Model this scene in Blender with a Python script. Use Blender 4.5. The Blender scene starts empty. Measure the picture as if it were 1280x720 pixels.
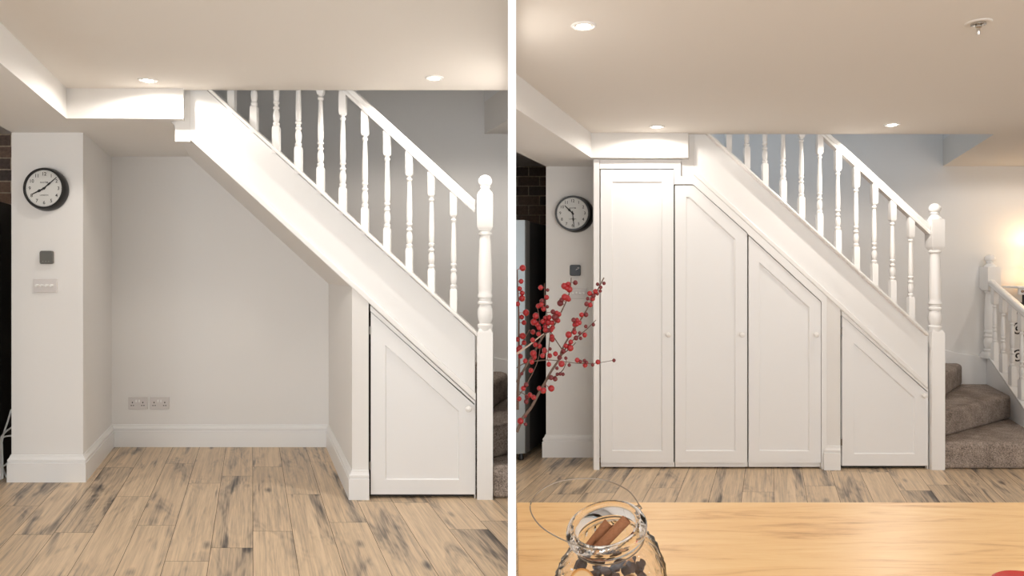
import bpy, bmesh, math, random
from mathutils import Vector, Matrix

F, HY, CX, CZ = 900.0, 343.0, 640.0, 1.30      # focal length in px of a 1280x720 frame, horizon row, centre column, camera height
sc = bpy.context.scene
COL = sc.collection
HALF = 0.0061                                   # half thickness of the added partition board between the two rooms


def at(px, py, Y):
    return Vector(((px - CX) / F * Y, Y, CZ - (py - HY) / F * Y))


# ------------------------------------------------------------------ rooms
class Room:
    """A room whose side walls run back at a plan angle: u along the stairs, w into the room's depth, v up."""
    def __init__(s, xn, Y0, d, zf, WB, side):
        s.xn, s.Y0, s.d, s.zf, s.WB, s.side = xn, Y0, d, zf, WB, side

    def T(s, u, w, v):
        return Vector((s.xn + u + s.d * w, s.Y0 + w, s.zf + v))

    def uv(s, px, py, w=0.0):
        p = at(px, py, s.Y0 + w)
        return (p.x - s.xn - s.d * w, p.z - s.zf)

    def w_floor(s, py):
        return (CZ - s.zf) * F / (py - HY) - s.Y0

    def u_px(s, px, w):
        return (px - CX) / F * (s.Y0 + w) - s.xn - s.d * w


L = Room(-0.1591, 4.15, -0.361, 0.0, 1.29, -1)
R = Room(2.974, 5.06, 0.358, -0.076, 1.50, 1)
CH = 2.362      # ceiling height
SL = 0.915      # slope of the stair


def Lo(u): return 0.576 + SL * (-0.048 - u)        # underside line of the stringer
def Tp(u): return 0.959 + SL * (-0.039 - u)        # top line of the stringer cap
def Rl(u): return 1.783 + SL * (-0.094 - u)        # top line of the handrail


# ------------------------------------------------------------------ materials
def mat(name):
    m = bpy.data.materials.new(name); m.use_nodes = True
    nt = m.node_tree
    return m, nt, nt.nodes['Principled BSDF']


def flat(name, col, rough=0.5, metal=0.0, bump=0.0, bscale=60.0, **kw):
    m, nt, b = mat(name)
    b.inputs['Base Color'].default_value = (*col, 1); b.inputs['Roughness'].default_value = rough
    b.inputs['Metallic'].default_value = metal
    for k, v in kw.items(): b.inputs[k.replace('_', ' ')].default_value = v
    tc = nt.nodes.new('ShaderNodeTexCoord'); n = nt.nodes.new('ShaderNodeTexNoise')
    n.inputs['Scale'].default_value = bscale; nt.links.new(tc.outputs['Object'], n.inputs['Vector'])
    mr = nt.nodes.new('ShaderNodeMapRange'); mr.inputs['To Min'].default_value = max(0, rough - .04); mr.inputs['To Max'].default_value = min(1, rough + .04)
    nt.links.new(n.outputs['Fac'], mr.inputs['Value']); nt.links.new(mr.outputs['Result'], b.inputs['Roughness'])
    if bump:
        bp = nt.nodes.new('ShaderNodeBump'); bp.inputs['Strength'].default_value = bump; bp.inputs['Distance'].default_value = 0.002
        nt.links.new(n.outputs['Fac'], bp.inputs['Height']); nt.links.new(bp.outputs['Normal'], b.inputs['Normal'])
    return m


def emis(name, col, st):
    m, nt, b = mat(name)
    b.inputs['Base Color'].default_value = (*col, 1)
    b.inputs['Emission Color'].default_value = (*col, 1); b.inputs['Emission Strength'].default_value = st
    return m


M = {}
M['wall'] = flat('wall_paint', (0.83, 0.815, 0.795), 0.7, bump=.05, bscale=120)
M['ceiling'] = flat('ceiling_paint', (0.79, 0.75, 0.70), 0.8, bump=.05, bscale=120)
M['trim'] = flat('satin_white_paint', (0.87, 0.865, 0.855), 0.32)
M['door'] = flat('door_paint', (0.87, 0.87, 0.87), 0.36)
M['cap'] = flat('white_gloss_paint', (0.89, 0.88, 0.865), 0.25)
M['partition'] = flat('partition_paint', (0.93, 0.93, 0.93), 0.6)
M['black'] = flat('black_plastic', (0.012, 0.012, 0.012), 0.3)
M['iron'] = flat('wrought_iron', (0.02, 0.018, 0.016), 0.5)
M['gap'] = flat('dark_subfloor', (0.035, 0.028, 0.022), 0.9)  # bed under the planks; on the cupboards, door-gap shade put into the colour
M['face'] = flat('clock_face', (0.66, 0.66, 0.64), 0.35)
M['ink'] = flat('clock_ink', (0.02, 0.02, 0.02), 0.6)
M['thermo_l'] = flat('thermostat_grey', (0.13, 0.13, 0.12), 0.4)
M['thermo_r'] = flat('thermostat_slate', (0.035, 0.042, 0.05), 0.35)
M['thermo_mark'] = flat('thermostat_mark', (0.28, 0.28, 0.27), 0.4)
M['plastic'] = flat('white_plastic', (0.70, 0.665, 0.65), 0.3)
M['knobw'] = flat('white_knob', (0.90, 0.89, 0.87), 0.2)
M['hinge'] = flat('hinge_metal', (0.25, 0.22, 0.19), 0.35, 1.0)
M['chrome'] = flat('chrome', (0.62, 0.60, 0.57), 0.12, 1.0)
M['steel'] = flat('brushed_steel', (0.30, 0.33, 0.34), 0.36, 0.85)
M['darksteel'] = flat('dark_grey_door_edge', (0.10, 0.10, 0.095), 0.35, 0.3)
M['fridge'] = flat('black_fridge_side', (0.013, 0.012, 0.012), 0.45)
M['cable'] = flat('white_cable', (0.85, 0.85, 0.83), 0.4)
M['bulb'] = emis('lit_lamp', (1.0, 0.93, 0.82), 14.0)
M['shade'] = emis('lit_lampshade', (1.0, 0.78, 0.50), 1.2)
M['bark'] = flat('twig_bark', (0.12, 0.075, 0.055), 0.8, bump=.6, bscale=300)
M['barkpale'] = flat('pale_twig_bark', (0.42, 0.31, 0.25), 0.8, bump=.6, bscale=300)
M['berry'] = flat('red_berry', (0.30, 0.007, 0.010), 0.35)
M['berrydark'] = flat('dark_red_berry', (0.13, 0.008, 0.010), 0.4)
M['wire'] = flat('handle_wire', (0.30, 0.25, 0.20), 0.3, 1.0)
M['cinnamon'] = flat('cinnamon_bark', (0.30, 0.12, 0.05), 0.85, bump=1.0, bscale=260)
M['pod'] = flat('dark_dried_pod', (0.075, 0.036, 0.024), 0.85, bump=.7, bscale=200)
M['amber'] = flat('amber_dried_slice', (0.50, 0.22, 0.05), 0.5, bump=.5, bscale=200)
M['pith'] = flat('orange_slice_pith', (0.55, 0.33, 0.15), 0.6)
M['redwax'] = flat('red_wax', (0.52, 0.025, 0.02), 0.45, bump=.4, bscale=90)
M['wick'] = flat('wick', (0.05, 0.04, 0.03), 0.8)

# glass
m, nt, b = mat('clear_glass')
b.inputs['Base Color'].default_value = (1, .985, .97, 1); b.inputs['Roughness'].default_value = 0.01
b.inputs['Transmission Weight'].default_value = 1.0; b.inputs['IOR'].default_value = 1.38
M['glass'] = m
m, nt, b = mat('clock_glass')
b.inputs['Transmission Weight'].default_value = 1.0; b.inputs['IOR'].default_value = 1.25; b.inputs['Roughness'].default_value = 0.02


def N(nt, t, **kw):
    n = nt.nodes.new(t)
    for k, v in kw.items():
        if k in n.inputs: n.inputs[k].default_value = v
        else: setattr(n, k, v)
    return n


def ramp(nt, stops):
    r = nt.nodes.new('ShaderNodeValToRGB'); e = r.color_ramp.elements
    e[0].position, e[0].color = stops[0][0], (*stops[0][1], 1)
    e[1].position, e[1].color = stops[1][0], (*stops[1][1], 1)
    for p, c in stops[2:]:
        x = e.new(p); x.color = (*c, 1)
    return r


def floor_material():
    m, nt, b = mat('oak_planks')
    uv = N(nt, 'ShaderNodeUVMap', uv_map='plan'); at_ = N(nt, 'ShaderNodeAttribute', attribute_name='plank')
    lk = nt.links.new
    # each plank gets its own piece of grain: shift the plan coordinate by the plank's value
    sep = N(nt, 'ShaderNodeSeparateXYZ'); lk(uv.outputs['UV'], sep.inputs[0])
    mul = N(nt, 'ShaderNodeMath', operation='MULTIPLY'); mul.inputs[1].default_value = 37.0; lk(at_.outputs['Fac'], mul.inputs[0])
    def coord(sx, sy):
        a = N(nt, 'ShaderNodeMath', operation='MULTIPLY'); a.inputs[1].default_value = sx; lk(sep.outputs[0], a.inputs[0])
        c = N(nt, 'ShaderNodeMath', operation='MULTIPLY'); c.inputs[1].default_value = sy; lk(sep.outputs[1], c.inputs[0])
        cb = N(nt, 'ShaderNodeCombineXYZ'); lk(a.outputs[0], cb.inputs[0]); lk(c.outputs[0], cb.inputs[1]); lk(mul.outputs[0], cb.inputs[2])
        return cb.outputs[0]
    big = N(nt, 'ShaderNodeTexNoise', Scale=1.0, Detail=3.0, Roughness=.6, Distortion=.9); lk(coord(8.5, 1.3), big.inputs['Vector'])
    mid = N(nt, 'ShaderNodeTexNoise', Scale=1.0, Detail=5.0, Roughness=.6, Distortion=.5); lk(coord(48, 1.5), mid.inputs['Vector'])
    fine = N(nt, 'ShaderNodeTexNoise', Scale=1.0, Detail=5.0, Roughness=.7); lk(coord(150, 3.2), fine.inputs['Vector'])
    ring = N(nt, 'ShaderNodeTexNoise', Scale=1.0, Detail=1.5, Roughness=.5, Distortion=.7); lk(coord(4.6, 1.15), ring.inputs['Vector'])
    rs = N(nt, 'ShaderNodeMath', operation='MULTIPLY'); rs.inputs[1].default_value = 75.0; lk(ring.outputs['Fac'], rs.inputs[0])
    sn = N(nt, 'ShaderNodeMath', operation='SINE'); lk(rs.outputs[0], sn.inputs[0])
    knot = N(nt, 'ShaderNodeTexVoronoi', Scale=1.0, Randomness=1.0); lk(coord(5.0, 2.2), knot.inputs['Vector'])
    kr = N(nt, 'ShaderNodeMapRange'); kr.inputs['From Min'].default_value = .03; kr.inputs['From Max'].default_value = .15; kr.inputs['To Min'].default_value = 1; kr.inputs['To Max'].default_value = 0
    lk(knot.outputs['Distance'], kr.inputs['Value'])
    def lin(a, k, c):
        x = N(nt, 'ShaderNodeMath', operation='MULTIPLY_ADD'); x.inputs[1].default_value = k; lk(a, x.inputs[0])
        if isinstance(c, float): x.inputs[2].default_value = c
        else: lk(c, x.inputs[2])
        return x.outputs[0]
    def mr(src, lo, hi, t0, t1):
        n_ = N(nt, 'ShaderNodeMapRange'); lk(src, n_.inputs['Value'])
        for k_, x_ in (('From Min', lo), ('From Max', hi), ('To Min', t0), ('To Max', t1)): n_.inputs[k_].default_value = x_
        return n_.outputs['Result']
    patch = mr(big.outputs['Fac'], .50, .74, 0.0, 1.0)
    sp = N(nt, 'ShaderNodeMath', operation='MULTIPLY'); lk(sn.outputs[0], sp.inputs[0]); lk(mr(big.outputs['Fac'], .44, .66, .25, 1.0), sp.inputs[1])
    v = lin(patch, -0.50, 0.665)
    v = lin(mid.outputs['Fac'], 0.85, v)
    v = lin(fine.outputs['Fac'], 0.75, v)
    v = lin(sp.outputs[0], 0.060, v)
    v = lin(kr.outputs['Result'], -0.45, v)
    v = lin(at_.outputs['Fac'], 0.24, v)
    v = lin(v, 1.0, -0.93)
    r = ramp(nt, [(0.02, (0.060, 0.050, 0.042)), (0.86, (0.78, 0.60, 0.41)), (0.18, (0.165, 0.135, 0.110)), (0.33, (0.30, 0.235, 0.175)), (0.50, (0.50, 0.385, 0.270)), (0.66, (0.64, 0.485, 0.325))])
    lk(v, r.inputs[0]); lk(r.outputs[0], b.inputs['Base Color'])
    b.inputs['Roughness'].default_value = .42
    bp = N(nt, 'ShaderNodeBump', Strength=.25, Distance=.002); lk(fine.outputs['Fac'], bp.inputs['Height']); lk(bp.outputs['Normal'], b.inputs['Normal'])
    return m


M['floor'] = floor_material()


def table_material():
    m, nt, b = mat('honey_pine'); lk = nt.links.new
    tc = N(nt, 'ShaderNodeTexCoord')
    mp = N(nt, 'ShaderNodeMapping'); mp.inputs['Scale'].default_value = (1.6, 11, 11); lk(tc.outputs['Object'], mp.inputs[0])
    n1 = N(nt, 'ShaderNodeTexNoise', Scale=1.3, Detail=5.0, Roughness=.6, Distortion=1.6); lk(mp.outputs[0], n1.inputs['Vector'])
    mp2 = N(nt, 'ShaderNodeMapping'); mp2.inputs['Scale'].default_value = (9, 120, 60); lk(tc.outputs['Object'], mp2.inputs[0])
    n2 = N(nt, 'ShaderNodeTexNoise', Scale=1.2, Detail=4.0, Roughness=.7); lk(mp2.outputs[0], n2.inputs['Vector'])
    a = N(nt, 'ShaderNodeMath', operation='MULTIPLY_ADD'); a.inputs[1].default_value = .35; lk(n2.outputs['Fac'], a.inputs[0]); lk(n1.outputs['Fac'], a.inputs[2])
    r = ramp(nt, [(0.40, (0.42, 0.19, 0.06)), (0.98, (0.92, 0.64, 0.31)), (0.53, (0.68, 0.38, 0.145)), (0.64, (0.83, 0.52, 0.22))])
    lk(a.outputs[0], r.inputs[0]); lk(r.outputs[0], b.inputs['Base Color']); b.inputs['Roughness'].default_value = .38
    return m


M['table'] = table_material()


def carpet_material():
    m, nt, b = mat('grey_brown_carpet'); lk = nt.links.new
    tc = N(nt, 'ShaderNodeTexCoord')
    n = N(nt, 'ShaderNodeTexNoise', Scale=105.0, Detail=4.0, Roughness=.8); lk(tc.outputs['Object'], n.inputs['Vector'])
    n2 = N(nt, 'ShaderNodeTexNoise', Scale=14.0, Detail=3.0); lk(tc.outputs['Object'], n2.inputs['Vector'])
    a = N(nt, 'ShaderNodeMath', operation='MULTIPLY_ADD'); a.inputs[1].default_value = .25; lk(n2.outputs['Fac'], a.inputs[0]); lk(n.outputs['Fac'], a.inputs[2])
    r = ramp(nt, [(0.44, (0.075, 0.060, 0.050)), (0.76, (0.54, 0.445, 0.38))])
    lk(a.outputs[0], r.inputs[0]); lk(r.outputs[0], b.inputs['Base Color']); b.inputs['Roughness'].default_value = .95
    bp = N(nt, 'ShaderNodeBump', Strength=.9, Distance=.006); lk(n.outputs['Fac'], bp.inputs['Height']); lk(bp.outputs['Normal'], b.inputs['Normal'])
    return m


M['carpet'] = carpet_material()


def brick_material():
    m, nt, b = mat('old_brick'); lk = nt.links.new
    uv = N(nt, 'ShaderNodeUVMap', uv_map='plan')
    br = N(nt, 'ShaderNodeTexBrick'); lk(uv.outputs['UV'], br.inputs['Vector'])
    br.inputs['Scale'].default_value = 1.0; br.inputs['Brick Width'].default_value = .20; br.inputs['Row Height'].default_value = .088
    br.inputs['Mortar Size'].default_value = .006; br.inputs['Mortar Smooth'].default_value = .3
    br.inputs['Color1'].default_value = (0.36, 0.225, 0.155, 1); br.inputs['Color2'].default_value = (0.11, 0.085, 0.075, 1); br.inputs['Mortar'].default_value = (0.50, 0.40, 0.30, 1)
    n = N(nt, 'ShaderNodeTexNoise', Scale=40.0, Detail=5.0, Roughness=.7); lk(uv.outputs['UV'], n.inputs['Vector'])
    mx = N(nt, 'ShaderNodeMix', data_type='RGBA', blend_type='OVERLAY'); mx.inputs['Factor'].default_value = .7
    lk(br.outputs['Color'], mx.inputs[6]); lk(n.outputs['Fac'], mx.inputs[7]); lk(mx.outputs[2], b.inputs['Base Color'])
    b.inputs['Roughness'].default_value = .9
    bp = N(nt, 'ShaderNodeBump', Strength=.8, Distance=.01); bp.invert = True
    lk(br.outputs['Fac'], bp.inputs['Height']); lk(bp.outputs['Normal'], b.inputs['Normal'])
    return m


M['brick'] = brick_material()


# ------------------------------------------------------------------ mesh helpers (all verts in world metres)
def new(): return bmesh.new()


def loft(bm, rings, caps=True, closed=True):
    vs = [[bm.verts.new(p) for p in r] for r in rings]
    n = len(vs[0])
    for a, b_ in zip(vs, vs[1:]):
        for i in range(n if closed else n - 1):
            j = (i + 1) % n
            try: bm.faces.new((a[i], a[j], b_[j], b_[i]))
            except ValueError: pass
    if caps:
        for r in (vs[0], vs[-1]):
            try: bm.faces.new(r)
            except ValueError: pass
    return vs


def prism_uv(bm, r, poly, w0, w1, square=False):
    """extrude a (u, v) outline from depth w0 to w1; square=True goes straight back instead of along the side walls"""
    def P(u, v, w):
        if square:
            p = r.T(u, w0, v); p.y += (w - w0); return p
        return r.T(u, w, v)
    loft(bm, [[P(u, v, w0) for u, v in poly], [P(u, v, w1) for u, v in poly]])
    return bm


def prism_uw(bm, r, poly, v0, v1):
    loft(bm, [[r.T(u, w, v0) for u, w in poly], [r.T(u, w, v1) for u, w in poly]])
    return bm


def box(bm, r, u0, u1, w0, w1, v0, v1, square=False):
    return prism_uv(bm, r, [(u0, v0), (u1, v0), (u1, v1), (u0, v1)], w0, w1, square)


def bxw(bm, x0, x1, y0, y1, z0, z1):
    loft(bm, [[Vector((x0, y0, z)), Vector((x1, y0, z)), Vector((x1, y1, z)), Vector((x0, y1, z))] for z in (z0, z1)])
    return bm


def lathe(bm, base, prof, seg=20, axis=Vector((0, 0, 1)), caps=True):
    q = Vector((0, 0, 1)).rotation_difference(axis)
    rings = []
    for r_, h in prof:
        rings.append([Vector(base) + q @ Vector((r_ * math.cos(2 * math.pi * i / seg), r_ * math.sin(2 * math.pi * i / seg), h)) for i in range(seg)])
    vs = loft(bm, rings, caps)
    return vs


def tube(bm, pts, rad, seg=8, r_end=None):
    pts = [Vector(p) for p in pts]; n = len(pts); rings = []
    up = Vector((0.13, 0.91, 0.31)).normalized()
    for i, p in enumerate(pts):
        t = (pts[min(i + 1, n - 1)] - pts[max(i - 1, 0)]).normalized()
        a = t.cross(up)
        if a.length < 1e-3: a = t.cross(Vector((1, 0, 0)))
        a.normalize(); c = t.cross(a)
        rr = rad if r_end is None else rad + (r_end - rad) * i / (n - 1)
        rings.append([p + a * rr * math.cos(2 * math.pi * k / seg) + c * rr * math.sin(2 * math.pi * k / seg) for k in range(seg)])
    loft(bm, rings)
    return bm


def smooth_path(pts, sub=4):
    pts = [Vector(p) for p in pts]; out = []
    for i in range(len(pts) - 1):
        p0, p1, p2, p3 = pts[max(i - 1, 0)], pts[i], pts[i + 1], pts[min(i + 2, len(pts) - 1)]
        for k in range(sub):
            t = k / sub
            out.append(0.5 * ((2 * p1) + (-p0 + p2) * t + (2 * p0 - 5 * p1 + 4 * p2 - p3) * t * t + (-p0 + 3 * p1 - 3 * p2 + p3) * t ** 3))
    out.append(pts[-1])
    return out


CLIPX = [None]


def clip(bm, side):
    if side is None: return
    x = side * (CLIPX[0] if CLIPX[0] else HALF * 0.6)
    xs = [v.co.x for v in bm.verts]
    if not xs: return
    if (side > 0 and min(xs) >= x) or (side < 0 and max(xs) <= x): return
    g = list(bm.verts) + list(bm.edges) + list(bm.faces)
    res = bmesh.ops.bisect_plane(bm, geom=g, plane_co=(x, 0, 0), plane_no=(side, 0, 0), clear_inner=True, dist=1e-6)
    ed = [e for e in res['geom_cut'] if isinstance(e, bmesh.types.BMEdge)]
    if ed:
        try: bmesh.ops.holes_fill(bm, edges=ed, sides=0)
        except Exception: pass


def link(name, bm, m, parent=None, room=None, smooth=False, bevel=0.0, seg=2, normals=True):
    """one mesh object; with a parent its verts are put in the parent's frame, else its origin goes to its base"""
    if room is not None: clip(bm, room.side)
    if not bm.verts:
        bm.free(); return None
    if normals: bmesh.ops.recalc_face_normals(bm, faces=bm.faces)
    org = Vector((0, 0, 0))
    if parent is not None:
        org = parent['_o'] if '_o' in parent else parent.location
        org = Vector(org)
    else:
        lo = [min(v.co[i] for v in bm.verts) for i in range(3)]; hi = [max(v.co[i] for v in bm.verts) for i in range(3)]
        org = Vector(((lo[0] + hi[0]) / 2, (lo[1] + hi[1]) / 2, lo[2]))
    for v in bm.verts: v.co -= org
    me = bpy.data.meshes.new(name); bm.to_mesh(me); bm.free()
    for mm in (m if isinstance(m, (list, tuple)) else [m]): me.materials.append(mm)
    if smooth:
        for p in me.polygons: p.use_smooth = True
        try: me.set_sharp_from_angle(angle=math.radians(38))
        except Exception: pass
    o = bpy.data.objects.new(name, me); COL.objects.link(o)
    if parent is not None: o.parent = parent
    else: o.location = org
    ORG[o.name] = org
    if bevel:
        bv = o.modifiers.new('bevel', 'BEVEL'); bv.width = bevel; bv.segments = seg; bv.limit_method = 'ANGLE'; bv.angle_limit = math.radians(30)
    return o


ORG = {}


def child(name, bm, m, parent, **kw):
    """part or sub-part: parent's world origin is looked up"""
    org = ORG.get(parent.name, parent.location.copy())
    room = kw.pop('room', None)
    if room is not None: clip(bm, room.side); kw['room'] = None
    if not bm.verts:
        bm.free(); return None
    for v in bm.verts: v.co -= org
    bmesh.ops.recalc_face_normals(bm, faces=bm.faces)
    me = bpy.data.meshes.new(name); bm.to_mesh(me); bm.free()
    for mm in (m if isinstance(m, (list, tuple)) else [m]): me.materials.append(mm)
    if kw.get('smooth'):
        for p in me.polygons: p.use_smooth = True
        try: me.set_sharp_from_angle(angle=math.radians(38))
        except Exception: pass
    o = bpy.data.objects.new(name, me); COL.objects.link(o); o.parent = parent
    ORG[o.name] = org
    if kw.get('bevel'):
        bv = o.modifiers.new('bevel', 'BEVEL'); bv.width = kw['bevel']; bv.segments = kw.get('seg', 2); bv.limit_method = 'ANGLE'; bv.angle_limit = math.radians(30)
    return o


def thing(name, label, cat, loc, group=None):
    o = bpy.data.objects.new(name, None); COL.objects.link(o); o.location = loc; o.empty_display_size = .1
    o['label'] = label; o['category'] = cat
    if group: o['group'] = group
    ORG[o.name] = Vector(loc)
    return o


def tag(o, label, cat, group=None):
    if o is None: return None
    o['label'] = label; o['category'] = cat
    if group: o['group'] = group
    return o


def struct(name, bm, m, room=None, label=None, **kw):
    o = link(name, bm, m, room=room, **kw)
    if o:
        o['kind'] = 'structure'
        if label: o['label'] = label
    return o


SIDE = {-1: 'left', 1: 'right'}
IMG = {-1: 'in the left-hand room', 1: 'in the right-hand room'}

# ------------------------------------------------------------------ added board dividing the two views, tall enough to stop light leaking across
bm = new(); bxw(bm, -HALF, HALF, 1.10, 8.2, -0.12, 5.3)
struct('wall_middle', bm, M['partition'], label='thin white partition board between the two rooms, seen edge on')


# ------------------------------------------------------------------ floor with planks
JOINTS_PX = [(L, 165, 620.7), (L, 195, 656.7), (L, 92, 665.7), (L, 255, 604), (L, 343, 664), (L, 380, 618), (L, 438, 653), (L, 590, 661.7)]
U0, PW = -1.335, 0.2
joint = {}
for r_, px, py in JOINTS_PX:
    w = r_.w_floor(py); k = math.floor((r_.u_px(px, w) - U0) / PW)
    joint.setdefault(k, []).append(w)


def build_floor(r, u_lo, u_hi):
    bm = new(); uvl = bm.loops.layers.uv.new('plan'); at_ = bm.faces.layers.float.new('plank')
    rnd = random.Random(5)
    g = 0.0011
    w_lo, w_hi = -6.2, r.WB + .02
    def face(u0, u1, w0, w1, z, mi, val):
        vs = [bm.verts.new(r.T(u, w, z)) for u, w in ((u0, w0), (u1, w0), (u1, w1), (u0, w1))]
        f = bm.faces.new(vs); f.material_index = mi; f[at_] = val
        for l, (u, w) in zip(f.loops, ((u0, w0), (u1, w0), (u1, w1), (u0, w1))): l[uvl].uv = (u, w)
    for k in range(math.floor((u_lo - U0) / PW), math.ceil((u_hi - U0) / PW)):
        rk = random.Random(100 + k)
        ln = 1.22
        base = joint[k][0] if k in joint else rk.uniform(0, ln)
        js = []
        x = base
        while x > w_lo: x -= ln
        while x < w_hi + ln:
            js.append(x); x += ln
        for a, b_ in zip(js, js[1:]):
            a2, b2 = max(a, w_lo), min(b_, w_hi)
            if b2 - a2 < .02: continue
            face(U0 + k * PW + g, U0 + (k + 1) * PW - g, a2 + g, b2 - g, 0.0, 0, rk.random())
    # dark bed the planks lie on
    face(u_lo - .1, u_hi + .1, w_lo, w_hi, -0.003, 1, 0.0)
    x = r.side * HALF * 0.6
    bmesh.ops.bisect_plane(bm, geom=list(bm.verts) + list(bm.edges) + list(bm.faces), plane_co=(x, 0, 0), plane_no=(r.side, 0, 0), clear_inner=True)
    # one loose bottom board so that the floor has thickness
    for f in bm.faces: f.normal_update()
    return struct('floor', bm, [M['floor'], M['gap']], label='oak plank floor ' + IMG[r.side], normals=False)


UEND = {-1: 3.2, 1: 3.3}
build_floor(L, -4.8, 2.6)
build_floor(R, -4.8, 3.4)


# ------------------------------------------------------------------ shell
def shell(r):
    WB, s = r.WB, SIDE[r.side]
    ue = 3.3
    # back wall with the stairwell above
    bm = new(); box(bm, r, -2.62, ue, WB, WB + .1, -0.02, 5.0)
    struct('wall_back', bm, M['wall'], r, 'white painted back wall ' + IMG[r.side])
    bm = new(); uvl = bm.loops.layers.uv.new('plan')
    vs = [bm.verts.new(r.T(u, WB, v)) for u, v in ((-4.7, -.02), (-2.62, -.02), (-2.62, 2.6), (-4.7, 2.6))]
    vb = [bm.verts.new(r.T(u, WB + .1, v)) for u, v in ((-4.7, -.02), (-2.62, -.02), (-2.62, 2.6), (-4.7, 2.6))]
    f = bm.faces.new(vs)
    for l, (u, v) in zip(f.loops, ((-4.7, -.02), (-2.62, -.02), (-2.62, 2.6), (-4.7, 2.6))): l[uvl].uv = (u + .06, v + 0.02)
    bm.faces.new(vb[::-1])
    for i in range(4): bm.faces.new((vs[i], vb[i], vb[(i + 1) % 4], vs[(i + 1) % 4]))
    struct('wall_brick', bm, M['brick'], r, 'bare brick wall beyond the white pier ' + IMG[r.side])
    # pier on the left (carries the clock)
    bm = new(); box(bm, r, -2.85, -2.40, .37, WB, 0, 2.19)
    struct('wall_pier', bm, M['wall'], r, 'white pier carrying the wall clock ' + IMG[r.side])
    # pier under the stairs beside the small door
    bm = new(); prism_uv(bm, r, [(-.760, 0), (-.664, 0), (-.664, Lo(-.664) + .02), (-.760, Lo(-.760) + .02)], .02, WB)
    struct('wall_stair', bm, M['wall'], r, 'narrow white pier under the stringer ' + IMG[r.side])
    # side walls out of view
    bm = new(); box(bm, r, -4.8, -4.7, -3.0, WB, 0, CH)
    struct('wall_' + 'west', bm, M['wall'], r)
    if r.side > 0:
        bm = new(); box(bm, r, ue, ue + .1, -5.0, WB, 0, CH)
        struct('wall_east', bm, M['wall'], r)
    # ceiling: slab with the stairwell hole
    TH = .24
    bm = new()
    box(bm, r, -4.8, ue, -6.2, 0.0, CH, CH + TH)
    box(bm, r, -4.8, -2.3, 0.0, WB, CH, CH + TH)
    box(bm, r, .416, ue, 0.0, WB, CH, CH + TH)
    struct('ceiling', bm, M['ceiling'], r, 'off-white ceiling with a stairwell opening ' + IMG[r.side])
    # dropped box beam, one arm to the camera, one arm over the alcove
    bm = new()
    c = r.uv(83, 112, -.04)[0] if r.side < 0 else -2.408
    prism_uw(bm, r, [(-2.85, -6.0), (c, -6.0), (c, -.04), (-1.732, -.04), (-1.732, .03), (-1.812, .03), (-1.812, WB), (-2.85, WB)], 2.19, CH + .01)
    struct('trim_beam', bm, M['wall'], r, 'boxed-in white ceiling beam ' + IMG[r.side])
    bm = new(); box(bm, r, -1.786, -1.698, .031, .10, 2.072, CH + .01)
    struct('trim_block', bm, M['wall'], r, 'small white boxed end between beam and stringer ' + IMG[r.side])
    # upstairs shell round the stairwell
    bm = new()
    box(bm, r, -3.3, -3.2, -3.0, WB, CH + TH, 5.0)
    box(bm, r, .416, .50, 0.0, WB, CH + TH, 5.0)
    box(bm, r, .90, 1.0, -3.0, 0.0, CH + TH, 5.0)
    box(bm, r, .50, 1.0, -.1, 0.0, CH + TH, 5.0)
    box(bm, r, -3.3, 1.0, -3.1, -3.0, CH + TH, 5.0)
    box(bm, r, -3.3, 1.0, -3.1, WB, 5.0, 5.1)
    struct('wall_upstairs', bm, M['wall'], r, 'upper floor walls round the stairwell ' + IMG[r.side])
    # sloping plaster underside of the flight
    bm = new()
    prism_uv(bm, r, [(-1.812, 2.19), (-.762, Lo(-.762)), (-.762, Lo(-.762) + .05), (-1.812, 2.24)], .06, WB)
    struct('trim_soffit', bm, M['wall'], r, 'sloping plastered underside of the stairs ' + IMG[r.side])


SKP = [(0, 0), (.022, 0), (.022, .118), (.015, .121), (.015, .126), (.020, .129), (.020, .141), (.012, .150), (.007, .160), (.007, .166), (0, .168)]   # skirting section (out, up)


def skirting(r, path, name):
    """path: list of (u,w); the profile sits on the right-hand side when walking along the path (towards the room)"""
    bm = new(); rings = []
    pts = [Vector((p[0], p[1])) for p in path]
    n = len(pts)
    for i, p in enumerate(pts):
        d0 = (pts[i] - pts[i - 1]).normalized() if i > 0 else None
        d1 = (pts[i + 1] - pts[i]).normalized() if i < n - 1 else None
        if d0 is None: d0 = d1
        if d1 is None: d1 = d0
        n0 = Vector((d0.y, -d0.x)); n1 = Vector((d1.y, -d1.x))
        mm = (n0 + n1); mm = mm / mm.dot(n0) if mm.dot(n0) > 1e-6 else n0
        rings.append([r.T(p.x + mm.x * o, p.y + mm.y * o, h) for o, h in SKP])
    loft(bm, rings)
    struct(name, bm, M['trim'], r, 'moulded white skirting board ' + IMG[r.side])


shell(L); shell(R)
skirting(L, [(-2.85, L.WB), (-2.85, .37), (-2.40, .37), (-2.40, L.WB - .001)], 'baseboard_pier')
skirting(L, [(-2.40, L.WB), (-.760, L.WB)], 'baseboard_back')
skirting(L, [(-.760, L.WB), (-.760, .02), (-.664, .02)], 'baseboard_stair')
skirting(R, [(-2.85, R.WB), (-2.85, .37), (-2.42, .37)], 'baseboard_pier')
# plinth block of the right-hand pier
skirting(R, [(-.760, .06), (-.760, .02), (-.664, .02)], 'baseboard_stair')


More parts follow.
